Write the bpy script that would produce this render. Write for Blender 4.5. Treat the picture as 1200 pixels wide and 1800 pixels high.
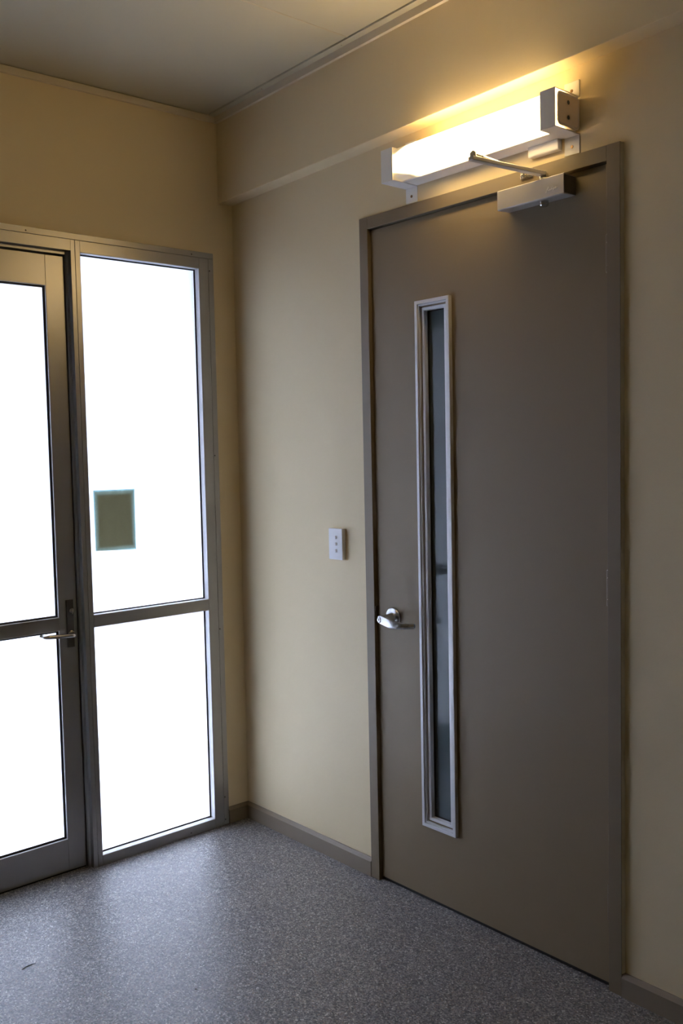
import bpy, bmesh, math, random
from mathutils import Vector, Matrix, Euler

for o in list(bpy.data.objects):
    bpy.data.objects.remove(o)
scene = bpy.context.scene
COL = scene.collection
S = 1.13                      # all measures below are times S metres

# ---------------------------------------------------------------- camera
cam_d = bpy.data.cameras.new('camera')
cam = bpy.data.objects.new('camera', cam_d)
COL.objects.link(cam)
F = Vector((-0.75210726, 0.65601834, -0.06304442))
R = Vector((0.6581757, 0.75257506, -0.02086913))
U = Vector((-0.03375513, 0.05719013, 0.9977925))
M = Matrix(((R.x, U.x, -F.x), (R.y, U.y, -F.y), (R.z, U.z, -F.z))).to_4x4()
M.translation = Vector((2.8642, -1.9979, 1.3695)) * S
cam.matrix_world = M
cam_d.sensor_fit = 'VERTICAL'
cam_d.sensor_height = 36.0
cam_d.lens = 1639.94 / 1800 * 36.0
cam_d.clip_start = 0.02
scene.camera = cam

# ---------------------------------------------------------------- sky and exposure
world = bpy.data.worlds.new('overcast_sky')
scene.world = world
world.use_nodes = True
bg = world.node_tree.nodes['Background']
bg.inputs['Color'].default_value = (0.82, 0.88, 1.16, 1)
bg.inputs['Strength'].default_value = 27.0
LAMP_STRENGTH = 27.0
LAMP_COLOR = (1.0, 0.70, 0.31, 1)
scene.view_settings.view_transform = 'Standard'
scene.view_settings.look = 'None'
scene.view_settings.gamma = 1.0
scene.view_settings.use_curve_mapping = False
scene.view_settings.exposure = 0.0
scene.cycles.use_denoising = True
scene.cycles.max_bounces = 14
scene.cycles.diffuse_bounces = 8
scene.cycles.transmission_bounces = 10
scene.cycles.transparent_max_bounces = 12
scene.cycles.sample_clamp_indirect = 60.0
scene.cycles.caustics_reflective = False
scene.cycles.caustics_refractive = False

# ---------------------------------------------------------------- materials
def new_mat(name):
    m = bpy.data.materials.new(name)
    m.use_nodes = True
    nt = m.node_tree
    return m, nt, nt.nodes['Principled BSDF'], nt.nodes['Material Output']

def paint(name, col, rough=0.5, metal=0.0, bump=0.0, scale=300.0, var=0.04, spec=0.5, stretch=None):
    m, nt, p, out = new_mat(name)
    p.inputs['Roughness'].default_value = rough
    p.inputs['Metallic'].default_value = metal
    p.inputs['Specular IOR Level'].default_value = spec
    tc = nt.nodes.new('ShaderNodeTexCoord')
    mp = nt.nodes.new('ShaderNodeMapping')
    nt.links.new(tc.outputs['Object'], mp.inputs['Vector'])
    if stretch:
        mp.inputs['Scale'].default_value = stretch
    n1 = nt.nodes.new('ShaderNodeTexNoise')
    n1.inputs['Scale'].default_value = 2.3
    n1.inputs['Detail'].default_value = 3
    nt.links.new(mp.outputs['Vector'], n1.inputs['Vector'])
    mr = nt.nodes.new('ShaderNodeMapRange')
    mr.inputs['To Min'].default_value = 1 - var
    mr.inputs['To Max'].default_value = 1 + var
    nt.links.new(n1.outputs['Fac'], mr.inputs['Value'])
    mx = nt.nodes.new('ShaderNodeVectorMath')
    mx.operation = 'SCALE'
    mx.inputs[0].default_value = col[:3]
    nt.links.new(mr.outputs['Result'], mx.inputs['Scale'])
    nt.links.new(mx.outputs['Vector'], p.inputs['Base Color'])
    if bump:
        n2 = nt.nodes.new('ShaderNodeTexNoise')
        n2.inputs['Scale'].default_value = scale
        n2.inputs['Detail'].default_value = 2
        nt.links.new(mp.outputs['Vector'], n2.inputs['Vector'])
        b = nt.nodes.new('ShaderNodeBump')
        b.inputs['Strength'].default_value = bump
        b.inputs['Distance'].default_value = 0.001
        nt.links.new(n2.outputs['Fac'], b.inputs['Height'])
        nt.links.new(b.outputs['Normal'], p.inputs['Normal'])
    return m

MAT = {}
MAT['wall'] = paint('cream_wall_paint', (0.76, 0.635, 0.405), 0.55, bump=0.25, scale=220, var=0.03, spec=0.3)
MAT['ceiling'] = paint('ceiling_paint', (0.52, 0.49, 0.375), 0.6, bump=0.1, var=0.02, spec=0.3)
MAT['trim'] = paint('cream_gloss_trim', (0.68, 0.60, 0.46), 0.4, var=0.03)
MAT['joint'] = paint('joint_filler', (0.56, 0.49, 0.34), 0.6)
MAT['door'] = paint('taupe_door_paint', (0.235, 0.18, 0.105), 0.52, bump=0.12, scale=160, var=0.03, spec=0.45)
MAT['doorframe'] = paint('taupe_frame_paint', (0.21, 0.165, 0.105), 0.48, var=0.03, spec=0.45)
MAT['skirting'] = paint('taupe_skirting', (0.24, 0.195, 0.14), 0.42, var=0.05)
MAT['alu'] = paint('anodised_aluminium', (0.37, 0.36, 0.35), 0.36, metal=0.7, var=0.04, stretch=(6, 6, 0.4))
MAT['alu_bright'] = paint('bright_aluminium', (0.70, 0.70, 0.715), 0.42, metal=0.15, var=0.03)
MAT['steel'] = paint('satin_steel', (0.60, 0.58, 0.55), 0.25, metal=1.0, var=0.05)
MAT['chrome'] = paint('satin_chrome', (0.52, 0.52, 0.52), 0.24, metal=1.0, var=0.03)
MAT['closer'] = paint('silver_closer_enamel', (0.60, 0.565, 0.525), 0.38, metal=0.4, var=0.03)
MAT['closer_end'] = paint('dark_closer_plastic', (0.10, 0.085, 0.07), 0.5)
MAT['black'] = paint('black_rubber', (0.012, 0.012, 0.013), 0.6)
MAT['dark'] = paint('dark_void', (0.03, 0.03, 0.03), 0.8)
MAT['white'] = paint('white_enamel', (0.85, 0.835, 0.81), 0.4, var=0.02)
MAT['plastic'] = paint('white_plastic', (0.78, 0.78, 0.80), 0.3, var=0.01)
MAT['plate_hw'] = paint('dark_bronze_plate', (0.10, 0.095, 0.09), 0.4, metal=0.6)
MAT['brass'] = paint('aged_brass', (0.35, 0.22, 0.12), 0.4, metal=1.0)
MAT['darkened_ground'] = paint('darkened_ground_paint', (0.06, 0.06, 0.062), 0.85, bump=0.2, scale=60, var=0.12)
MAT['shade_soffit'] = paint('shade_soffit_paint', (0.08, 0.075, 0.07), 0.7)  # near-black underside of the added overhang, keeps light off the upper panes
MAT['logo'] = paint('pale_print', (0.95, 0.92, 0.86), 0.5)
MAT['hair'] = paint('dark_fibre', (0.03, 0.02, 0.015), 0.7)
MAT['rim'] = paint('polished_rim', (0.90, 0.82, 0.78), 0.25, metal=0.2)
MAT['cap'] = paint('brushed_end_cap', (0.84, 0.73, 0.63), 0.4, metal=0.2)

def floor_mat():
    m, nt, p, out = new_mat('speckled_vinyl')
    tc = nt.nodes.new('ShaderNodeTexCoord')
    def vor(scale):
        v = nt.nodes.new('ShaderNodeTexVoronoi')
        v.inputs['Scale'].default_value = scale
        nt.links.new(tc.outputs['Object'], v.inputs['Vector'])
        return v
    v1 = vor(260.0)
    cr = nt.nodes.new('ShaderNodeValToRGB')
    sep = nt.nodes.new('ShaderNodeSeparateColor')
    nt.links.new(v1.outputs['Color'], sep.inputs['Color'])
    nt.links.new(sep.outputs['Red'], cr.inputs['Fac'])
    cr.color_ramp.interpolation = 'CONSTANT'
    els = cr.color_ramp.elements
    els[0].position, els[0].color = 0.0, (0.098, 0.098, 0.109, 1)
    els[1].position, els[1].color = 0.22, (0.175, 0.171, 0.179, 1)
    for pos, c in ((0.50, (0.259, 0.249, 0.249, 1)), (0.74, (0.364, 0.343, 0.329, 1)), (0.90, (0.280, 0.224, 0.189, 1)), (0.95, (0.588, 0.574, 0.560, 1))):
        e = els.new(pos)
        e.color = c
    v2 = vor(110.0)
    sep2 = nt.nodes.new('ShaderNodeSeparateColor')
    nt.links.new(v2.outputs['Color'], sep2.inputs['Color'])
    mr = nt.nodes.new('ShaderNodeMapRange')
    mr.inputs['To Min'].default_value = 0.82
    mr.inputs['To Max'].default_value = 1.16
    nt.links.new(sep2.outputs['Green'], mr.inputs['Value'])
    sc = nt.nodes.new('ShaderNodeVectorMath')
    sc.operation = 'SCALE'
    nt.links.new(cr.outputs['Color'], sc.inputs[0])
    nt.links.new(mr.outputs['Result'], sc.inputs['Scale'])
    nt.links.new(sc.outputs['Vector'], p.inputs['Base Color'])
    p.inputs['Roughness'].default_value = 0.40
    p.inputs['Specular IOR Level'].default_value = 0.55
    n = nt.nodes.new('ShaderNodeTexNoise')
    n.inputs['Scale'].default_value = 180
    nt.links.new(tc.outputs['Object'], n.inputs['Vector'])
    b = nt.nodes.new('ShaderNodeBump')
    b.inputs['Strength'].default_value = 0.16
    b.inputs['Distance'].default_value = 0.001
    nt.links.new(n.outputs['Fac'], b.inputs['Height'])
    nt.links.new(b.outputs['Normal'], p.inputs['Normal'])
    return m
MAT['floor'] = floor_mat()

def glass_mats():
    # room face of the frosted panes: scatters the daylight through, with a polished surface
    m, nt, p, out = new_mat('frosted_glass')
    nt.nodes.remove(p)
    tr = nt.nodes.new('ShaderNodeBsdfTranslucent')
    tr.inputs['Color'].default_value = (0.93, 0.97, 0.98, 1)
    df = nt.nodes.new('ShaderNodeBsdfDiffuse')
    df.inputs['Color'].default_value = (0.6, 0.63, 0.63, 1)
    mx = nt.nodes.new('ShaderNodeMixShader')
    mx.inputs['Fac'].default_value = 0.2
    nt.links.new(tr.outputs[0], mx.inputs[1])
    nt.links.new(df.outputs[0], mx.inputs[2])
    fr = nt.nodes.new('ShaderNodeFresnel')
    fr.inputs['IOR'].default_value = 1.45
    gl = nt.nodes.new('ShaderNodeBsdfGlossy')
    gl.inputs['Roughness'].default_value = 0.06
    m2 = nt.nodes.new('ShaderNodeMixShader')
    nt.links.new(fr.outputs[0], m2.inputs['Fac'])
    nt.links.new(mx.outputs[0], m2.inputs[1])
    nt.links.new(gl.outputs[0], m2.inputs[2])
    nt.links.new(m2.outputs[0], out.inputs['Surface'])
    MAT['frosted'] = m
    def clear(name, tint, rough=0.0, ior=1.5, haze=None):
        c, nt, p, out = new_mat(name)
        nt.nodes.remove(p)
        t = nt.nodes.new('ShaderNodeBsdfTransparent')
        t.inputs['Color'].default_value = tint
        g = nt.nodes.new('ShaderNodeBsdfGlossy')
        g.inputs['Roughness'].default_value = rough
        f = nt.nodes.new('ShaderNodeFresnel')
        f.inputs['IOR'].default_value = ior
        x = nt.nodes.new('ShaderNodeMixShader')
        nt.links.new(f.outputs[0], x.inputs['Fac'])
        nt.links.new(t.outputs[0], x.inputs[1])
        if haze:             # grey-blue haze painted in for dim light from the room behind
            d = nt.nodes.new('ShaderNodeBsdfDiffuse')
            d.inputs['Color'].default_value = haze
            y = nt.nodes.new('ShaderNodeMixShader')
            y.inputs['Fac'].default_value = 0.75
            nt.links.new(t.outputs[0], y.inputs[1])
            nt.links.new(d.outputs[0], y.inputs[2])
            nt.links.new(y.outputs[0], x.inputs[1])
        nt.links.new(g.outputs[0], x.inputs[2])
        nt.links.new(x.outputs[0], out.inputs['Surface'])
        return c
    MAT['clear'] = clear('clear_glass', (0.96, 0.98, 0.98, 1))
    MAT['vision'] = clear('vision_glass', (0.80, 0.86, 0.86, 1), 0.03, 1.36, (0.14, 0.175, 0.185, 1))
glass_mats()

def sign_mat():
    # thin olive film; light bleeding round its edges is painted into the colour
    m, nt, p, out = new_mat('olive_film')
    nt.nodes.remove(p)
    tc = nt.nodes.new('ShaderNodeTexCoord')
    sp = nt.nodes.new('ShaderNodeSeparateXYZ')
    nt.links.new(tc.outputs['Generated'], sp.inputs[0])
    def math_(op, a, b=None):
        n = nt.nodes.new('ShaderNodeMath')
        n.operation = op
        for i, v in enumerate((a, b)):
            if v is None:
                continue
            if isinstance(v, (int, float)):
                n.inputs[i].default_value = v
            else:
                nt.links.new(v, n.inputs[i])
        return n.outputs[0]
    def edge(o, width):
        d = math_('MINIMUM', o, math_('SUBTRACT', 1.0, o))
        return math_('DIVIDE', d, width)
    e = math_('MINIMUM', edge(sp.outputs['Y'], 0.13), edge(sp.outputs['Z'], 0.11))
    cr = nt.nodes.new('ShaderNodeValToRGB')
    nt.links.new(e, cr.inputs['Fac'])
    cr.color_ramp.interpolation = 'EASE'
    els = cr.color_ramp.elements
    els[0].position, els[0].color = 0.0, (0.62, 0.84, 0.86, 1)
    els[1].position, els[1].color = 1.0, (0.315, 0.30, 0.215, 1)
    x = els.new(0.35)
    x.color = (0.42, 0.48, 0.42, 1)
    nz = nt.nodes.new('ShaderNodeTexNoise')
    nz.inputs['Scale'].default_value = 20
    mp = nt.nodes.new('ShaderNodeMapping')
    mp.inputs['Scale'].default_value = (1, 5, 0.3)
    nt.links.new(tc.outputs['Object'], mp.inputs[0])
    nt.links.new(mp.outputs[0], nz.inputs['Vector'])
    mr = nt.nodes.new('ShaderNodeMapRange')
    mr.inputs['To Min'].default_value = 0.88
    mr.inputs['To Max'].default_value = 1.12
    nt.links.new(nz.outputs['Fac'], mr.inputs['Value'])
    sc = nt.nodes.new('ShaderNodeVectorMath')
    sc.operation = 'SCALE'
    nt.links.new(cr.outputs['Color'], sc.inputs[0])
    nt.links.new(mr.outputs['Result'], sc.inputs['Scale'])
    t = nt.nodes.new('ShaderNodeBsdfTransparent')
    nt.links.new(sc.outputs['Vector'], t.inputs['Color'])
    d = nt.nodes.new('ShaderNodeBsdfDiffuse')
    d.inputs['Color'].default_value = (0.16, 0.155, 0.12, 1)
    ms = nt.nodes.new('ShaderNodeMixShader')
    ms.inputs['Fac'].default_value = 0.3
    nt.links.new(t.outputs[0], ms.inputs[1])
    nt.links.new(d.outputs[0], ms.inputs[2])
    nt.links.new(ms.outputs[0], out.inputs['Surface'])
    return m
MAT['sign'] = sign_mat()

def diffuser_mat():
    # lit acrylic cover: the tube inside stops short of each end
    m, nt, p, out = new_mat('lit_diffuser')
    nt.nodes.remove(p)
    tc = nt.nodes.new('ShaderNodeTexCoord')
    sp = nt.nodes.new('ShaderNodeSeparateXYZ')
    nt.links.new(tc.outputs['Generated'], sp.inputs[0])
    mn = nt.nodes.new('ShaderNodeMath')
    mn.operation = 'SUBTRACT'
    mn.inputs[0].default_value = 1.3
    nt.links.new(sp.outputs['X'], mn.inputs[1])
    mi = nt.nodes.new('ShaderNodeMath')
    mi.operation = 'MINIMUM'
    nt.links.new(sp.outputs['X'], mi.inputs[0])
    nt.links.new(mn.outputs[0], mi.inputs[1])
    # the tube sits at mid height: the ends glow first in the middle
    z = nt.nodes.new('ShaderNodeMath')
    z.operation = 'SUBTRACT'
    nt.links.new(sp.outputs['Z'], z.inputs[0])
    z.inputs[1].default_value = 0.5
    z2 = nt.nodes.new('ShaderNodeMath')
    z2.operation = 'POWER'
    nt.links.new(z.outputs[0], z2.inputs[0])
    z2.inputs[1].default_value = 2.0
    z3 = nt.nodes.new('ShaderNodeMath')
    z3.operation = 'MULTIPLY_ADD'
    nt.links.new(z2.outputs[0], z3.inputs[0])
    z3.inputs[1].default_value = -0.62
    nt.links.new(mi.outputs[0], z3.inputs[2])
    mr = nt.nodes.new('ShaderNodeMapRange')
    mr.interpolation_type = 'SMOOTHSTEP'
    mr.inputs['From Min'].default_value = -0.01
    mr.inputs['From Max'].default_value = 0.10
    mr.inputs['To Min'].default_value = 0.014
    mr.inputs['To Max'].default_value = 1.0
    nt.links.new(z3.outputs[0], mr.inputs['Value'])
    # less light leaves through the underside
    mu = nt.nodes.new('ShaderNodeMapRange')
    mu.interpolation_type = 'SMOOTHSTEP'
    mu.inputs['From Min'].default_value = 0.0
    mu.inputs['From Max'].default_value = 0.09
    mu.inputs['To Min'].default_value = 0.75
    nt.links.new(sp.outputs['Z'], mu.inputs['Value'])
    mm = nt.nodes.new('ShaderNodeMath')
    mm.operation = 'MULTIPLY'
    nt.links.new(mr.outputs['Result'], mm.inputs[0])
    nt.links.new(mu.outputs['Result'], mm.inputs[1])
    mr = mm
    st = nt.nodes.new('ShaderNodeMath')
    st.operation = 'MULTIPLY'
    st.inputs[1].default_value = LAMP_STRENGTH
    nt.links.new(mr.outputs[0], st.inputs[0])
    em = nt.nodes.new('ShaderNodeEmission')
    em.inputs['Color'].default_value = LAMP_COLOR
    nt.links.new(st.outputs[0], em.inputs['Strength'])
    df = nt.nodes.new('ShaderNodeBsdfDiffuse')
    df.inputs['Color'].default_value = (0.8, 0.78, 0.74, 1)
    ad = nt.nodes.new('ShaderNodeAddShader')
    nt.links.new(em.outputs[0], ad.inputs[0])
    nt.links.new(df.outputs[0], ad.inputs[1])
    nt.links.new(ad.outputs[0], out.inputs['Surface'])
    return m
MAT['diffuser'] = diffuser_mat()

# ---------------------------------------------------------------- mesh helpers
class MB:
    """collects shapes; build() links them as one mesh object"""
    def __init__(self):
        self.bm = bmesh.new()
        self.mi = 0
    def face(self, vs):
        try:
            f = self.bm.faces.new(vs)
            f.material_index = self.mi
            return f
        except ValueError:
            return None
    def box(self, x0, x1, y0, y1, z0, z1):
        v = [self.bm.verts.new((x, y, z)) for x in (x0, x1) for y in (y0, y1) for z in (z0, z1)]
        for q in ((0, 1, 3, 2), (4, 6, 7, 5), (0, 4, 5, 1), (2, 3, 7, 6), (0, 2, 6, 4), (1, 5, 7, 3)):
            self.face([v[i] for i in q])
        return self
    def loft(self, rings, closed=False, caps=True):
        rv = [[self.bm.verts.new(p) for p in r] for r in rings]
        n = len(rings[0])
        m = len(rings)
        for i in range(m if closed else m - 1):
            a, b = rv[i], rv[(i + 1) % m]
            for j in range(n):
                self.face([a[j], a[(j + 1) % n], b[(j + 1) % n], b[j]])
        if caps and not closed:
            self.face(list(reversed(rv[0])))
            self.face(rv[-1])
        return self
    def prism(self, pts, axis, a0, a1):
        """pts: 2-D outline; axis: 0 -> (y,z) along x, 1 -> (x,z) along y, 2 -> (x,y) along z"""
        def put(p, a):
            return {0: (a, p[0], p[1]), 1: (p[0], a, p[1]), 2: (p[0], p[1], a)}[axis]
        return self.loft([[put(p, a0) for p in pts], [put(p, a1) for p in pts]])
    def strip(self, path, t, axis, a0, a1):
        """a bent flat bar: open path in 2-D given thickness t to its left side"""
        n = len(path)
        off = []
        for i in range(n):
            d = Vector((0, 0))
            ns = []
            if i > 0:
                e = (Vector(path[i]) - Vector(path[i - 1])).normalized()
                ns.append(Vector((-e.y, e.x)))
            if i < n - 1:
                e = (Vector(path[i + 1]) - Vector(path[i])).normalized()
                ns.append(Vector((-e.y, e.x)))
            nn = sum(ns, Vector((0, 0)))
            nn.normalize()
            k = t / max(0.3, nn.dot(ns[0]))
            off.append(tuple(Vector(path[i]) + nn * k))
        def put(p, a):
            return {0: (a, p[0], p[1]), 1: (p[0], a, p[1]), 2: (p[0], p[1], a)}[axis]
        rings = []
        for p, q in zip(path, off):
            rings.append([put(p, a0), put(q, a0), put(q, a1), put(p, a1)])
        return self.loft(rings)
    def lathe(self, c, axis, prof, n=28):
        """prof: (distance along axis, radius)"""
        ax = Vector(axis).normalized()
        u = ax.orthogonal().normalized()
        w = ax.cross(u)
        c = Vector(c)
        rings = []
        for h, r in prof:
            r = max(r, 1e-5)
            rings.append([c + ax * h + (u * math.cos(2 * math.pi * k / n) + w * math.sin(2 * math.pi * k / n)) * r for k in range(n)])
        return self.loft(rings)
    def tube(self, pts, rad, n=12):
        pts = [Vector(p) for p in pts]
        rings = []
        prev = None
        for i, p in enumerate(pts):
            if i == 0:
                d = pts[1] - pts[0]
            elif i == len(pts) - 1:
                d = pts[-1] - pts[-2]
            else:
                d = (pts[i] - pts[i - 1]).normalized() + (pts[i + 1] - pts[i]).normalized()
            d.normalize()
            if prev is None:
                u = d.orthogonal().normalized()
            else:
                u = (prev - d * prev.dot(d)).normalized()
            prev = u
            w = d.cross(u)
            r = rad[i] if isinstance(rad, (list, tuple)) else rad
            rings.append([p + (u * math.cos(2 * math.pi * k / n) + w * math.sin(2 * math.pi * k / n)) * r for k in range(n)])
        return self.loft(rings)
    def ring(self, plane, a0, a1, z0, z1, prof):
        """mitred frame: profile (inset, depth) swept round a rectangle; plane 'xz' (depth=y) or 'yz' (depth=x)"""
        rings = []
        for ca, cz, sa, sz in ((a0, z0, 1, 1), (a1, z0, -1, 1), (a1, z1, -1, -1), (a0, z1, 1, -1)):
            ring = []
            for i, d in prof:
                a, z = ca + sa * i, cz + sz * i
                ring.append((a, d, z) if plane == 'xz' else (d, a, z))
            rings.append(ring)
        return self.loft(rings, closed=True)

WORLD_ORG = {}
def put_props(o, label=None, cat=None, group=None, kind=None):
    if label: o['label'] = label
    if cat: o['category'] = cat
    if group: o['group'] = group
    if kind: o['kind'] = kind

def empty(name, loc, label=None, cat=None, kind=None, group=None, parent=None):
    o = bpy.data.objects.new(name, None)
    COL.objects.link(o)
    o.empty_display_size = 0.05
    w = Vector(loc) * S
    WORLD_ORG[o] = w
    if parent is not None:
        o.parent = parent
        o.location = w - WORLD_ORG[parent]
    else:
        o.location = w
    put_props(o, label, cat, group, kind)
    return o

def build(mb, name, mats, parent=None, bevel=0.0, seg=2, smooth=None, warp=None, label=None, cat=None, kind=None, group=None):
    bm = mb.bm
    bmesh.ops.recalc_face_normals(bm, faces=bm.faces)
    if warp:
        for v in bm.verts:
            v.co.z += warp(v.co)
    for v in bm.verts:
        v.co *= S
    lo = Vector([min(v.co[i] for v in bm.verts) for i in range(3)])
    hi = Vector([max(v.co[i] for v in bm.verts) for i in range(3)])
    org = Vector(((lo.x + hi.x) / 2, (lo.y + hi.y) / 2, lo.z))
    for v in bm.verts:
        v.co -= org
    me = bpy.data.meshes.new(name)
    bm.to_mesh(me)
    bm.free()
    if isinstance(mats, str):
        mats = [mats]
    for m in mats:
        me.materials.append(MAT[m])
    if smooth:
        me.shade_smooth()
        me.set_sharp_from_angle(angle=math.radians(smooth))
    o = bpy.data.objects.new(name, me)
    COL.objects.link(o)
    WORLD_ORG[o] = org
    if parent is not None:
        o.parent = parent
        o.location = org - WORLD_ORG[parent]
    else:
        o.location = org
    if bevel:
        b = o.modifiers.new('bevel', 'BEVEL')
        b.width = bevel * S
        b.segments = seg
        b.limit_method = 'ANGLE'
        b.angle_limit = math.radians(40)
        b.harden_normals = False
    put_props(o, label, cat, group, kind)
    return o

def copy_of(src, parent, offset):
    """copy of a part and its children moved by offset (unit measures)"""
    c = src.copy()
    COL.objects.link(c)
    c.parent = parent
    w = WORLD_ORG[src] + Vector(offset) * S
    WORLD_ORG[c] = w
    c.location = w - (WORLD_ORG[parent] if parent else Vector((0, 0, 0)))
    for ch in src.children:
        copy_of(ch, c, offset)
    return c

# ---------------------------------------------------------------- the room
XE, YN = 5.6, -4.6           # room: x 0..XE, y YN..0
DL, DR, DT = 0.7377, 1.5731, 2.05     # hinged door leaf
WY1, WY0, WZ = -0.0948, -1.52, 2.0887  # glazed opening in the left wall
def tilt(v):                 # slight slope added to make up for lens distortion
    return 0.018 * v.x + 0.013 * v.y
ZC = 2.582

b = MB().box(-0.12, XE + 0.1, YN - 0.1, 0.12, -0.10, 0.0)
build(b, 'floor', 'floor', kind='structure')

b = MB()
b.box(0, DL - 0.02, 0, 0.10, 0, 2.8)
b.box(DR + 0.02, XE + 0.1, 0, 0.10, 0, 2.8)
b.box(DL - 0.02, DR + 0.02, 0, 0.10, DT + 0.02, 2.8)
wall_right = build(b, 'wall_right', 'wall', kind='structure')
b = MB().box(0, XE, -0.0609, 0, 2.2765, 2.75)
build(b, 'bulkhead', 'wall', wall_right, bevel=0.002, warp=lambda v: tilt(v) if v.z < 2.5 else 0)

b = MB()
b.box(-0.12, 0, WY1, 0.10, 0, 2.8)
b.box(-0.12, 0, YN - 0.1, WY0, 0, 2.8)
b.box(-0.12, 0, WY0, WY1, WZ - 0.012, 2.8)
build(b, 'wall_left', 'wall', kind='structure')
b = MB().box(XE, XE + 0.1, YN - 0.1, 0, 0, 2.8)
build(b, 'wall_front', 'wall', kind='structure')
b = MB().box(0, XE, YN - 0.1, YN, 0, 2.8)
build(b, 'wall_back', 'wall', kind='structure')
# dim store room behind the hinged door
b = MB()
b.box(0.2, 2.2, 1.5, 1.6, 0, 2.8)
b.box(0.1, 0.2, 0.10, 1.6, 0, 2.8)
b.box(2.2, 2.3, 0.10, 1.6, 0, 2.8)
b.box(0.1, 2.3, 0.10, 1.6, 2.7, 2.8)
b.box(0.1, 2.3, 0.10, 1.6, -0.1, 0.0)
build(b, 'wall_storeroom', 'wall', kind='structure')

b = MB().box(-0.12, XE + 0.1, YN - 0.1, 0.10, ZC + 0.012, ZC + 0.10)
ceiling = build(b, 'ceiling', 'dark', kind='structure', warp=tilt)
SX = 0.7565
for x0, x1 in ((0.004, SX - 0.0012), (SX + 0.0012, 1.96), (1.9624, 3.166), (3.1684, 4.372), (4.3744, XE)):
    b = MB().box(x0, x1, YN + 0.004, -0.0985, ZC, ZC + 0.012)
    build(b, 'ceiling_sheet', 'ceiling', ceiling, bevel=0.0008, seg=1, warp=tilt)
for x in (SX, 1.9612, 3.1672, 4.3732):
    b = MB().box(x - 0.0022, x + 0.0022, YN + 0.004, -0.0985, ZC - 0.0006, ZC + 0.003)
    build(b, 'joint_strip', 'joint', ceiling, warp=tilt)

b = MB().box(0.0, 0.010, YN, -0.0609, ZC - 0.0245, ZC - 0.0025)
build(b, 'trim_1', 'trim', kind='structure', bevel=0.001, warp=tilt)
b = MB().prism([(-0.0609, ZC - 0.026), (-0.0725, ZC - 0.026), (-0.0725, ZC - 0.020), (-0.0725, ZC - 0.001), (-0.0609, ZC - 0.001)], 0, 0.010, XE)
build(b, 'trim_2', 'trim', kind='structure', warp=tilt)
b = MB().box(0.010, XE, -0.0965, -0.0609, ZC - 0.004, ZC + 0.006)
t3 = build(b, 'trim_3', 'ceiling', kind='structure', warp=tilt, bevel=0.0006, seg=1)
for x in (0.31, 0.713, 1.09):
    b = MB().lathe((x, -0.083, ZC - 0.0036 + tilt(Vector((x, -0.083, 0)))), (0, 0, -1), [(0, 0.0026), (0.0008, 0.0024), (0.0012, 0.0012)], 10)
    build(b, 'screw', 'steel', t3)

def skirting(mb, x0, x1, h=0.058, t=0.014):
    return mb.prism([(0, 0), (-t, 0), (-t, h - 0.009), (-0.004, h), (0, h)], 0, x0, x1)
build(skirting(MB(), 0.0, DL - 0.0405), 'baseboard_right', 'skirting', kind='structure')
build(skirting(MB(), DR + 0.0405, XE), 'baseboard_right', 'skirting', kind='structure')
b = MB().prism([(0, 0), (0.014, 0), (0.014, 0.049), (0.004, 0.058), (0, 0.058)], 1, WY1 - 0.0, -0.004)
build(b, 'baseboard_left', 'skirting', kind='structure')
b = MB().prism([(0, 0), (0.014, 0), (0.014, 0.049), (0.004, 0.058), (0, 0.058)], 1, YN, WY0 - 0.03)
build(b, 'baseboard_left', 'skirting', kind='structure')
b = MB().prism([(YN, 0), (YN + 0.014, 0), (YN + 0.014, 0.049), (YN + 0.004, 0.058), (YN, 0.058)], 0, 0.014, XE)
build(b, 'baseboard_back', 'skirting', kind='structure')

# unseen outside: ground darkened and overhang added to dim the upper panes
b = MB().box(-14, -0.12, -12, 10, -0.14, -0.03)
build(b, 'unseen_darkened_ground', 'darkened_ground', kind='structure')
b = MB().box(-3.6, -0.12, -13.0, 11.0, 2.105, 2.20)
build(b, 'added_shade_eave', 'shade_soffit', kind='structure')

# ---------------------------------------------------------------- window_1: fixed sidelight
FX = 0.012
YJ, YG1, YG0, YM = -0.118, -0.157, -0.608, -0.6401
ZG1, ZG0, ZT1, ZT0 = 2.0342, 0.0341, 0.8498, 0.8106
DX = -0.068                 # back of the frame sections
GX = -0.0185                # room face of the sidelight panes
win = empty('window_1', (0, -0.38, 0), 'frosted glass sidelight in silver aluminium frame beside the room corner', 'window', kind='structure')

def screw(p, ax, parent, r=0.0026, mat='plate_hw'):
    mb = MB().lathe(p, ax, [(0, r), (0.0006, r), (0.0012, r * 0.6), (0.0009, r * 0.3)], 10)
    return build(mb, 'screw', mat, parent, smooth=40)

b = MB().box(0.0, 0.0105, WY0 - 0.02, WY1, 2.0728, WZ + 0.004)
st = build(b, 'cover_strip', 'alu', win, bevel=0.0008, seg=1)
for y in (-0.785, -0.185, -1.30):
    screw((0.0105, y, 2.0805), (1, 0, 0), st)
b = MB().box(0.0, 0.0100, YJ + 0.0018, WY1, 0.0, 2.0722)
st = build(b, 'cover_strip', 'alu', win, bevel=0.0008, seg=1)
for z in (2.03, 1.37, 0.735, 0.105, 0.02):
    screw((0.0105, -0.112, z), (1, 0, 0), st)
build(MB().box(DX, FX, YG0, YG1, ZG1, 2.0715), 'head_rail', 'alu', win, bevel=0.0008, seg=1)
build(MB().box(DX, FX, YG0, YG1, 0.0, ZG0), 'sill_rail', 'alu', win, bevel=0.0008, seg=1)
screw((FX, -0.262, 0.012), (1, 0, 0), win)
build(MB().box(DX, FX, YG1, YJ, 0.0, 2.0715), 'jamb', 'alu', win, bevel=0.0008, seg=1)
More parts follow.
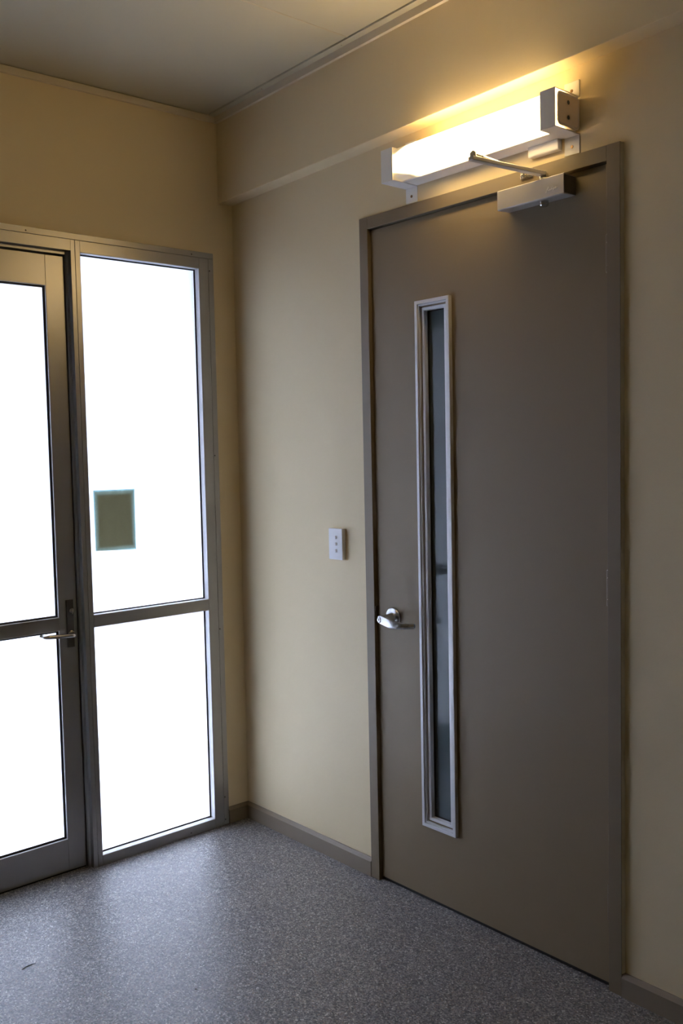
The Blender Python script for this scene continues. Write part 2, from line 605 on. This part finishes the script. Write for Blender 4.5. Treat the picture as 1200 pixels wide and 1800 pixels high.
build(MB().box(DX, FX - 0.0005, YG0, YG1, ZT0, ZT1), 'transom', 'alu', win, bevel=0.0008, seg=1)
build(MB().box(DX, FX, -0.6245, YG0, 0.0, 2.0715), 'mullion', 'alu', win, bevel=0.0008, seg=1)

def pane(name, parent, gx, y0, y1, z0, z1):
    mb = MB()
    mb.mi = 1
    mb.box(gx - 0.006, gx, y0 - 0.004, y1 + 0.004, z0 - 0.004, z1 + 0.004)
    for f in mb.bm.faces:
        if all(abs(v.co.x - gx) < 1e-6 for v in f.verts):
            f.material_index = 0
    return build(mb, name, ['frosted', 'clear'], parent)

def gasket(parent, gx, y0, y1, z0, z1, w=0.0055):
    mb = MB().ring('yz', y0, y1, z0, z1, [(0.0, gx - 0.002), (w, gx - 0.001), (w, gx + 0.002), (w * 0.4, gx + 0.0045), (0.0, gx + 0.0045)])
    return build(mb, 'gasket', 'black', parent)

for z0, z1 in ((ZT1, ZG1), (ZG0, ZT0)):
    pane('glass_pane', win, GX, YG0, YG1, z0, z1)
    build(MB().ring('yz', YG0, YG1, z0, z1, [(-0.001, GX + 0.0045), (0.0009, GX + 0.0045), (0.0009, FX - 0.001), (-0.001, FX - 0.001)]), 'lit_reveal_bead', 'alu_bright', win)  # paler lining added so the reveals look lit by the panes
    gasket(win, GX, YG0, YG1, z0, z1, 0.0048)

# ---------------------------------------------------------------- door_2: glazed door
door2 = empty('door_2', (0, -1.06, 0), 'frosted glass entrance door in silver aluminium, with tubular lever', 'door', kind='structure')
PX = -0.019                 # leaf room face
PE, PS = -0.6525, -0.7140   # lock edge, glass edge of lock stile
HE = -1.470                 # hinge edge
HS = HE + 0.0615
PT, PB = 2.0205, 0.006
GT, GB, MT, MBZ = 1.9245, 0.1115, 0.8520, 0.8100
# fixed frame round the leaf
b = MB()
b.prism([(-0.6255, FX), (-0.6255, DX), (-0.6440, DX), (-0.6440, PX - 0.04), (-0.6490, PX - 0.036), (-0.6490, PX + 0.002), (-0.6462, PX + 0.007), (-0.6401, PX + 0.012), (-0.6401, FX)], 2, 0.0, 2.0715)
for v in b.bm.verts:
    v.co.x, v.co.y = v.co.y, v.co.x
build(b, 'jamb', 'alu', door2, bevel=0.0006, seg=1)
build(MB().box(DX, FX, WY0, HE - 0.008, 0.0, 2.0715), 'jamb', 'alu', door2, bevel=0.0008, seg=1)
b = MB()
b.box(PX + 0.008, FX, HE - 0.008, -0.6401, 2.0361, 2.0715)
b.box(DX, PX + 0.008, HE - 0.008, -0.6440, 2.0260, 2.0715)
b.box(DX, -0.0615, HE - 0.008, -0.6440, 2.0080, 2.0262)
b.box(DX, -0.0615, -0.6600, -0.6438, 0.0, 2.0262)
b.box(DX, -0.0615, HE - 0.0082, HE + 0.010, 0.0, 2.0262)
build(b, 'door_head', 'alu', door2, bevel=0.0006, seg=1)
LT = PX - 0.042
build(MB().box(LT, PX, PS, PE, PB, PT), 'stile', 'alu', door2, bevel=0.0008, seg=1)
build(MB().box(LT, PX, HE, HS, PB, PT), 'stile', 'alu', door2, bevel=0.0008, seg=1)
build(MB().box(LT, PX - 0.0004, HS, PS, GT, PT), 'top_rail', 'alu', door2, bevel=0.0008, seg=1)
build(MB().box(LT, PX - 0.0004, HS, PS, PB, GB), 'bottom_rail', 'alu', door2, bevel=0.0008, seg=1)
build(MB().box(LT, PX - 0.0004, HS, PS, MBZ, MT), 'mid_rail', 'alu', door2, bevel=0.0008, seg=1)
for z0, z1 in ((MT, GT), (GB, MBZ)):
    pane('glass_pane', door2, PX - 0.012, HS, PS, z0, z1)
    build(MB().ring('yz', HS, PS, z0, z1, [(-0.001, PX - 0.0075), (0.0012, PX - 0.0075), (0.0012, PX - 0.001), (-0.001, PX - 0.001)]), 'lit_reveal_bead', 'alu_bright', door2)  # paler metal again stands in for pane light on the leaf reveals
    gasket(door2, PX - 0.012, HS, PS, z0, z1, 0.0075)
build(MB().box(LT + 0.004, PX - 0.004, HE, PE, 0.0003, PB), 'door_seal', 'black', door2)

h = build(MB().box(PX, PX + 0.006, -0.6895, -0.6660, 0.7515, 0.9080), 'lock_plate', 'plate_hw', door2, bevel=0.001)
b = MB().lathe((PX + 0.006, -0.6745, 0.872), (1, 0, 0), [(0, 0.0085), (0.005, 0.0085), (0.006, 0.007)], 20)
b.box(PX + 0.006, PX + 0.016, -0.6765, -0.6725, 0.861, 0.881)
build(b, 'thumb_turn', 'steel', h, bevel=0.0005, seg=1, smooth=40)
def arc(c, r, a0, a1, n, z, z1=None):
    out = []
    for i in range(n + 1):
        a = math.radians(a0 + (a1 - a0) * i / n)
        out.append((c[0] + r * math.cos(a), c[1] + r * math.sin(a), z if z1 is None else z + (z1 - z) * i / n))
    return out
lz = 0.7965
pts = [(PX + 0.004, -0.6775, lz), (PX + 0.028, -0.6775, lz)]
pts += arc((PX + 0.028, -0.6945), 0.017, 90, 0, 6, lz)[1:]
pts += [(PX + 0.0455, -0.72, lz + 0.002), (PX + 0.0455, -0.75, lz + 0.004), (PX + 0.045, -0.768, lz + 0.005)]
pts += arc((PX + 0.029, -0.768), 0.016, 0, -90, 6, lz + 0.0055)[1:]
pts += [(PX + 0.018, -0.7845, lz + 0.0055)]
lv = build(MB().tube(pts, 0.0068, 14), 'lever', 'steel', h, smooth=50)
build(MB().lathe((PX + 0.006, -0.6775, lz), (1, 0, 0), [(0, 0.0105), (0.004, 0.0105), (0.005, 0.009)], 20), 'rose', 'steel', h, smooth=40)

# ---------------------------------------------------------------- paper/film on the sidelight
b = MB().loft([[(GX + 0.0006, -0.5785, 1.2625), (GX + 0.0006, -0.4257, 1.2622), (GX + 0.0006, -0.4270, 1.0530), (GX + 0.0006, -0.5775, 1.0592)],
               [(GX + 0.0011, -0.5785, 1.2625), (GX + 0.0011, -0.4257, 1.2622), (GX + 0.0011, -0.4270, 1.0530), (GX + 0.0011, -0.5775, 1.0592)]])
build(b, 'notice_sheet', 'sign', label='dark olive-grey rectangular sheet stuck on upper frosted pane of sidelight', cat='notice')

# ---------------------------------------------------------------- door_1: taupe hinged door
LY = 0.0015
FY = -0.012
door1 = empty('door_1', ((DL + DR) / 2, 0, 0), 'tall taupe solid door with narrow vision panel and satin lever', 'door', kind='structure')
VX0, VX1, VZ0, VZ1 = 0.9280, 1.0640, 0.2375, 1.8083
b = MB()
i = 0.0255
b.box(DL, VX0 + i, LY, LY + 0.036, 0.012, DT)
b.box(VX1 - i, DR, LY, LY + 0.036, 0.012, DT)
b.box(VX0 + i, VX1 - i, LY, LY + 0.036, 0.012, VZ0 + i)
b.box(VX0 + i, VX1 - i, LY, LY + 0.036, VZ1 - i, DT)
build(b, 'door_leaf', 'door', door1)
# pressed steel frame: two jambs and a head with rebate
FW, g = 0.0368, 0.003
prof = [(0.0, 0.0), (0.0, FY), (FW, FY), (FW, 0.042), (FW + 0.014, 0.042), (FW + 0.014, 0.10), (0.0, 0.10)]
def jamb_outline(mirror):
    x0 = DL - g - FW
    pts = []
    for px_, d in prof:
        x = x0 + px_
        pts.append((DL + DR - x if mirror else x, d))
    return pts
HB = DT + g
fr = empty('door_frame', ((DL + DR) / 2, 0, 0), parent=door1)
build(MB().prism(jamb_outline(False), 2, 0.0, HB + FW), 'jamb', 'doorframe', fr, bevel=0.001, seg=2)
build(MB().prism(jamb_outline(True), 2, 0.0, HB + FW), 'jamb', 'doorframe', fr, bevel=0.001, seg=2)
b = MB()
b.box(DL - g, DR + g, FY, 0.10, HB, HB + FW)
b.box(DL + 0.011, DR - 0.011, 0.042, 0.10, HB - 0.014, HB)
build(b, 'head', 'doorframe', fr, bevel=0.001, seg=2)
b = MB().prism([(DR + g + FW, -0.0002), (DR + g + FW, FY + 0.001), (DR + g + FW + 0.0035, -0.0002)], 2, 0.058, HB + FW - 0.001)
build(b, 'sealant_bead', 'trim', fr, label='cream painted sealant strip')
b = MB().box(DL - g - 0.0002, DL - g + 0.0012, FY + 0.0025, 0.010, 0.832, 0.887)
build(b, 'strike_plate', 'steel', fr, bevel=0.0006)
build(MB().box(DL + 0.003, DR - 0.003, LY + 0.006, LY + 0.030, 0.0004, 0.012), 'door_seal', 'black', door1)

# vision panel
o = LY
vp = [(0.0, o + 0.001), (0.0, o - 0.0105), (0.0012, o - 0.0125), (0.0100, o - 0.0125), (0.0108, o - 0.0115), (0.0108, o - 0.0055),
      (0.0125, o - 0.0055), (0.0125, o - 0.0085), (0.0155, o - 0.0080), (0.0158, o + 0.0030), (0.0205, o + 0.0030), (0.0205, o - 0.0015), (0.0215, o - 0.0022),
      (0.0284, o - 0.0012), (0.0290, o - 0.0004), (0.0290, o + 0.0160), (0.0240, o + 0.0160), (0.0240, o + 0.001)]
vf = build(MB().ring('xz', VX0, VX1, VZ0, VZ1, vp), 'vision_frame', 'alu_bright', door1)
i2 = 0.0290
build(MB().ring('xz', VX0 + i2, VX1 - i2, VZ0 + i2, VZ1 - i2, [(-0.003, o + 0.013), (0.0030, o + 0.014), (0.0030, o + 0.018), (-0.003, o + 0.018)]), 'gasket', 'black', vf)
build(MB().box(VX0 + 0.0262, VX1 - 0.0262, o + 0.0165, o + 0.0225, VZ0 + 0.0262, VZ1 - 0.0262), 'glass_pane', 'vision', door1)

# hinges
hz = ((1.7915, 1.8805), (0.9790, 1.0705), (0.1815, 0.2685))
h0 = None
for z0, z1 in hz:
    if h0 is None:
        H = z1 - z0
        mb = MB()
        for a, c in ((0.0, 0.18), (0.195, 0.785), (0.80, 1.0)):
            mb.lathe((DR + 0.0012, LY - 0.0050, z0 + a * H), (0, 0, 1), [(0, 0.0050), (0.0006, 0.0058), ((c - a) * H - 0.0006, 0.0058), ((c - a) * H, 0.0050)], 16)
        mb.box(DR - 0.0035, DR + 0.004, LY - 0.0025, LY + 0.0015, z0 + 0.001, z1 - 0.001)
        h0 = build(mb, 'hinge', 'doorframe', door1, smooth=40)
        build(MB().lathe((DR + 0.0012, LY - 0.005, z1), (0, 0, 1), [(0, 0.0042), (0.0015, 0.0042), (0.003, 0.002)], 14), 'pin', 'steel', h0, smooth=40)
        zr = z0
    else:
        copy_of(h0, door1, (0, 0, z0 - zr))

# lever handle
LX, LZ = 0.8090, 0.8590
hd = empty('lever_handle', (LX, LY, LZ), parent=door1)
build(MB().lathe((LX, LY, LZ), (0, -1, 0), [(0, 0.0312), (0.0035, 0.0312), (0.0080, 0.0285), (0.0100, 0.0240), (0.0104, 0.012)], 40), 'rose', 'chrome', hd, smooth=35)
mb = MB().lathe((LX, LY, LZ), (0, -1, 0), [(0.0085, 0.0165), (0.020, 0.0130), (0.040, 0.0115), (0.050, 0.0110)], 28)
rings = []
#  x offset, y from leaf, z centre offset, half height, half thickness
sec = [(-0.0135, 0.056, 0.000, 0.0040, 0.0035), (-0.0115, 0.056, 0.000, 0.0085, 0.0050), (-0.006, 0.0565, 0.000, 0.0118, 0.0060), (0.002, 0.057, -0.0005, 0.0132, 0.0065),
       (0.020, 0.0580, -0.0035, 0.0138, 0.0065), (0.040, 0.0580, -0.0075, 0.0135, 0.0060), (0.054, 0.0570, -0.0095, 0.0128, 0.0055),
       (0.070, 0.0545, -0.0105, 0.0115, 0.0050), (0.090, 0.0500, -0.0102, 0.0100, 0.0045), (0.110, 0.0450, -0.0090, 0.0085, 0.0042), (0.126, 0.0405, -0.0075, 0.0078, 0.0040), (0.1275, 0.0398, -0.0074, 0.0062, 0.0028)]
for dx, dy, dz, hh, ht in sec:
    ring = []
    for k in range(20):
        a = 2 * math.pi * k / 20
        ca, sa = math.cos(a), math.sin(a)
        e = 0.5
        px_ = math.copysign(abs(ca) ** e, ca) * ht
        pz_ = math.copysign(abs(sa) ** e, sa) * hh
        ring.append((LX + dx, LY - dy + px_, LZ + dz + pz_))
    rings.append(ring)
mb.loft(rings)
build(mb, 'lever', 'chrome', hd, smooth=50)
kc = (LX - 0.001, LY - 0.0625, LZ - 0.0003)
b = MB().lathe(kc, (0, -1, 0), [(-0.002, 0.0095), (0.0012, 0.0095), (0.0018, 0.0085), (0.0012, 0.0078), (0.0016, 0.0070), (0.0018, 0.001)], 26)
kcyl = build(b, 'key_cylinder', 'chrome', hd, smooth=35)
build(MB().box(kc[0] - 0.0012, kc[0] + 0.0012, kc[1] - 0.0024, kc[1] - 0.0012, kc[2] - 0.0035, kc[2] + 0.0045), 'keyhole', 'black', hd)

# ---------------------------------------------------------------- door closer
cl = empty('door_closer', (1.377, LY, 2.0), 'silver box door closer with folding arm at head of taupe door', 'door closer')
CX0, CX1, CZ0, CZ1 = 1.2728, 1.4800, 1.9915, 2.0415
CY = LY - 0.0500
b = MB().prism([(LY, CZ0 + 0.003), (CY + 0.004, CZ0), (CY, CZ0 + 0.002), (CY, CZ1 - 0.001), (CY + 0.002, CZ1 + 0.0008), (CY + 0.006, CZ1 - 0.0012), (LY, CZ1 - 0.0012)], 0, CX0, CX1)
body = build(b, 'body', 'closer', cl, bevel=0.0008)
b = MB().box(CX1 - 0.001, CX1 + 0.0016, CY + 0.003, LY - 0.002, CZ0 + 0.003, CZ1 - 0.003)
build(b, 'end_cap', 'closer_end', cl, bevel=0.001)
b = MB().box(CX0 - 0.0016, CX0 + 0.001, CY + 0.003, LY - 0.002, CZ0 + 0.003, CZ1 - 0.003)
build(b, 'end_cap', 'closer_end', cl, bevel=0.001)
SXP, SYP = 1.4030, LY - 0.0255
b = MB().lathe((SXP, SYP, CZ0 + 0.003), (0, 0, -1), [(0, 0.0115), (0.012, 0.0115), (0.0145, 0.0095), (0.0145, 0.005)], 24)
build(b, 'spindle_cap', 'steel', cl, smooth=35)
b = MB().lathe((SXP, SYP, CZ1 - 0.003), (0, 0, 1), [(0, 0.0105), (0.009, 0.0105), (0.011, 0.0120), (0.021, 0.0115), (0.0235, 0.009)], 20)
build(b, 'spindle', 'steel', cl, smooth=35)
EX, EY, EZ = 1.376, -0.262, 2.0595
def bar(p, q, w0, w1, t):
    p, q = Vector(p), Vector(q)
    d = (q - p).normalized()
    s = d.cross(Vector((0, 0, 1))).normalized()
    up = s.cross(d)
    rs = []
    for c, w in ((p, w0), (q, w1)):
        rs.append([c + s * w + up * t, c - s * w + up * t, c - s * w - up * t, c + s * w - up * t])
    return rs
b = MB().loft(bar((SXP, SYP - 0.002, EZ), (EX, EY - 0.010, EZ), 0.0105, 0.0085, 0.0048))
build(b, 'main_arm', 'closer', cl, bevel=0.0015)
b = MB().lathe((EX, EY, EZ - 0.003), (0, 0, 1), [(0, 0.0075), (0.006, 0.0080), (0.0165, 0.0080), (0.0195, 0.006), (0.022, 0.003)], 18)
build(b, 'elbow_pin', 'closer', cl, smooth=35)
SH = (1.343, FY - 0.013, 2.0790)
rod0 = Vector((EX, EY, EZ + 0.012))
rod1 = Vector(SH)
dd = (rod1 - rod0).normalized()
b = MB().tube([rod0, rod0 + dd * 0.030], 0.0065, 14)
b.tube([rod0 + dd * 0.028, rod0 + dd * 0.034, rod0 + dd * 0.042], [0.0045, 0.0070, 0.0045], 8)
b.tube([rod0 + dd * 0.03, rod1], 0.0047, 12)
build(b, 'forearm', 'steel', cl, smooth=35)
b = MB()
b.box(SH[0] - 0.020, SH[0] + 0.020, FY - 0.004, FY, SH[2] - 0.0135, SH[2] + 0.0085)
b.box(SH[0] - 0.006, SH[0] + 0.006, FY - 0.020, FY - 0.003, SH[2] - 0.0115, SH[2] - 0.0055)
b.lathe((SH[0], SH[1], SH[2] - 0.014), (0, 0, 1), [(0, 0.0062), (0.020, 0.0062), (0.0225, 0.0045)], 16)
shoe = build(b, 'shoe', 'steel', cl, bevel=0.0008)
for dx in (-0.014, 0.014):
    screw((SH[0] + dx, FY - 0.004, SH[2] - 0.003), (0, -1, 0), shoe, 0.0032, 'steel')
# script lettering on the cover
strokes = [
    [(0.05, -0.35), (0.10, 0.25), (0.18, 0.85), (0.30, 1.0), (0.44, 0.88), (0.42, 0.62), (0.26, 0.48), (0.16, 0.50)],
    [(0.26, 0.48), (0.40, 0.22), (0.54, 0.02), (0.68, 0.15), (0.78, 0.45), (0.76, 0.12), (0.84, 0.02), (0.98, 0.20)],
    [(0.80, 0.64), (0.82, 0.67)],
    [(1.28, 0.42), (1.12, 0.46), (1.02, 0.24), (1.10, 0.02), (1.24, 0.14), (1.34, 0.5), (1.44, 1.05), (1.34, 0.5), (1.34, 0.08), (1.46, 0.06), (1.60, 0.22)],
    [(1.88, 0.42), (1.72, 0.46), (1.62, 0.24), (1.70, 0.02), (1.84, 0.14), (1.92, 0.42), (1.84, -0.15), (1.70, -0.48), (1.58, -0.34), (1.80, -0.02), (2.06, 0.14)],
    [(2.06, 0.14), (2.24, 0.26), (2.28, 0.42), (2.16, 0.46), (2.06, 0.24), (2.16, 0.04), (2.36, 0.10), (2.62, 0.34)],
]
b = MB()
for s in strokes:
    b.tube([(1.4275 + (p[0] + 0.22 * p[1]) * 0.0128, CY - 0.0002, 2.0070 + p[1] * 0.0100 + p[0] * 0.0008) for p in s], 0.0007, 6)
build(b, 'script_lettering', 'logo', body, label='small pale slanted script lettering')

# ---------------------------------------------------------------- wall light over the door
lt = empty('wall_light', (1.19, 0, 2.14), 'lit white batten wall light on two strap brackets above taupe door', 'wall light')
LB, LTZ, LYF = 2.1400, 2.2275, -0.100
path = [(-0.0005, 2.0940), (-0.0005, LB), (LYF, LB), (LYF, LTZ), (-0.0005, LTZ), (-0.0005, 2.2700)]
for x0, x1 in ((0.8940, 0.9405), (1.4505, 1.4945)):
    mb = MB().strip(path, 0.0022, 0, x0, x1)
    br = build(mb, 'bracket', 'white', lt, bevel=0.0005, seg=1)
    xm = (x0 + x1) / 2
    for z in (2.1135, 2.2480):
        screw((xm, -0.0027, z), (0, -1, 0), br, 0.0042, 'brass')
b = MB().prism([(-0.002, LB - 0.0005), (-0.0600, LB - 0.0005), (-0.0600, LB + 0.003), (-0.002, LB + 0.003)], 0, 0.9408, 1.4502)
b.prism([(-0.002, LB + 0.0030), (-0.055, LB + 0.0030), (-0.0585, LB + 0.006), (-0.0585, LTZ - 0.006), (-0.055, LTZ - 0.0030), (-0.002, LTZ - 0.0030)], 0, 0.8965, 1.4840)
build(b, 'base_tray', 'white', lt, bevel=0.0005, seg=1)
pr = [(-0.0590, LB + 0.0032)]
for k in range(7):
    a = math.radians(90 * k / 6)
    pr.append((-0.0865 - 0.0105 * math.sin(a), LB + 0.0137 - 0.0105 * math.cos(a)))
for k in range(5):
    a = math.radians(90 * k / 4)
    pr.append((-0.0920 - 0.005 * math.cos(a), LTZ - 0.0082 + 0.005 * math.sin(a)))
pr.append((-0.0590, LTZ - 0.0032))
build(MB().prism(pr, 0, 0.9045, 1.4790), 'diffuser', 'diffuser', lt, smooth=40, label='glowing warm white acrylic cover')
def rrect(x, y0, y1, z0, z1, r, n=6):
    pts = []
    for cy, cz, a0 in ((y1 - r, z1 - r, 0), (y0 + r, z1 - r, 90), (y0 + r, z0 + r, 180), (y1 - r, z0 + r, 270)):
        for k in range(n + 1):
            a = math.radians(a0 + 90 * k / n)
            pts.append((x, cy + r * math.cos(a), cz + r * math.sin(a)))
    return pts
y0, y1, z0, z1 = -0.0955, -0.0060, LB + 0.0040, LTZ - 0.0040
e0 = 1.4845
rs = [rrect(e0, y0, y1, z0, z1, 0.012), rrect(e0 + 0.0120, y0, y1, z0, z1, 0.012), rrect(e0 + 0.0135, y0 + 0.002, y1 - 0.002, z0 + 0.002, z1 - 0.002, 0.011),
      rrect(e0 + 0.0120, y0 + 0.005, y1 - 0.005, z0 + 0.005, z1 - 0.005, 0.008)]
b = MB()
b.loft([rs[0], rs[1], rs[2], rs[3]])
b.mi = 1
b.loft([rrect(e0 + 0.0118, y0 + 0.0055, y1 - 0.0055, z0 + 0.0055, z1 - 0.0055, 0.0075), rrect(e0 + 0.0128, y0 + 0.010, y1 - 0.010, z0 + 0.010, z1 - 0.010, 0.006),
        rrect(e0 + 0.0098 + 0.003, y0 + 0.014, y1 - 0.014, z0 + 0.014, z1 - 0.014, 0.005)])
ec = build(b, 'end_cap', ['rim', 'cap'], lt, smooth=45)
for z in (LB + 0.0270, LB + 0.0625):
    screw((e0 + 0.0125, -0.052, z), (1, 0, 0), ec, 0.0052, 'plate_hw')
b = MB().prism([(-0.0005, 2.1130), (-0.0160, 2.1130), (-0.0185, 2.1155), (-0.0185, 2.1390), (-0.0005, 2.1390)], 0, 1.3500, 1.4420)
build(b, 'terminal_cover', 'white', lt, bevel=0.0012)

# ---------------------------------------------------------------- light switch
sw = empty('light_switch', (0.5585, 0, 1.020), 'white three-button light switch plate on cream wall beside taupe door', 'light switch')
SW0, SW1, SZ0, SZ1 = 0.5250, 0.5925, 1.0215, 1.1240
b = MB().box(SW0 + 0.001, SW1 - 0.001, -0.0115, 0.0, SZ0 + 0.001, SZ1 - 0.001)
build(b, 'mounting_block', 'plastic', sw, bevel=0.0015)
b = MB().box(SW0, SW1, -0.0165, -0.0110, SZ0, SZ1)
pl = build(b, 'cover_plate', 'plastic', sw, bevel=0.0022, seg=3)
b = MB().lathe((0.5455, -0.0164, 1.0725), (0, -1, 0), [(-0.001, 0.021), (0.0003, 0.0207), (0.0006, 0.0200), (0.0003, 0.0193), (0.0002, 0.001)], 40)
b0 = None
for z in (1.0945, 1.0735, 1.0510):
    if b0 is None:
        mb = MB().lathe((0.5625, -0.0160, z), (0, -1, 0), [(0, 0.0070), (0.0012, 0.0070), (0.0016, 0.0062), (0.0016, 0.0050), (0.0052, 0.0046), (0.0064, 0.0034), (0.0066, 0.0005)], 22)
        b0 = build(mb, 'button', 'plastic', sw, smooth=35)
        zb = z
    else:
        copy_of(b0, sw, (0, 0, z - zb))

# ---------------------------------------------------------------- bits of lint on the vinyl
b = MB().tube([(0.452, -1.0685, 0.0012), (0.447, -1.056, 0.0014), (0.446, -1.042, 0.0013), (0.448, -1.028, 0.0012)], [0.0006, 0.0010, 0.0010, 0.0006], 6)
build(b, 'fibre', 'hair', label='thin dark curved fibre lying on speckled floor before glazed door', cat='debris')
random.seed(4)
for x, y, lab in ((0.482, -0.5665, 'tiny dark speck on vinyl floor closest to the frosted sidelight'),
                  (0.7648, -0.7048, 'faint dark speck on vinyl floor midway between two other specks'),
                  (0.8528, -0.7749, 'dark speck on vinyl floor closest to the taupe door bottom edge'),
                  (0.6645, -1.0561, 'small dark speck on vinyl floor closest to the curved fibre')):
    k = random.uniform(0.8, 1.2)
    b = MB().lathe((x, y, 0.0002), (0, 0, 1), [(0, 0.0012 * k), (0.0008, 0.0018 * k), (0.0016, 0.0010 * k), (0.0019, 0.0002)], 7)
    build(b, 'speck', 'hair', label=lab, cat='debris', group='specks of grit on the floor')
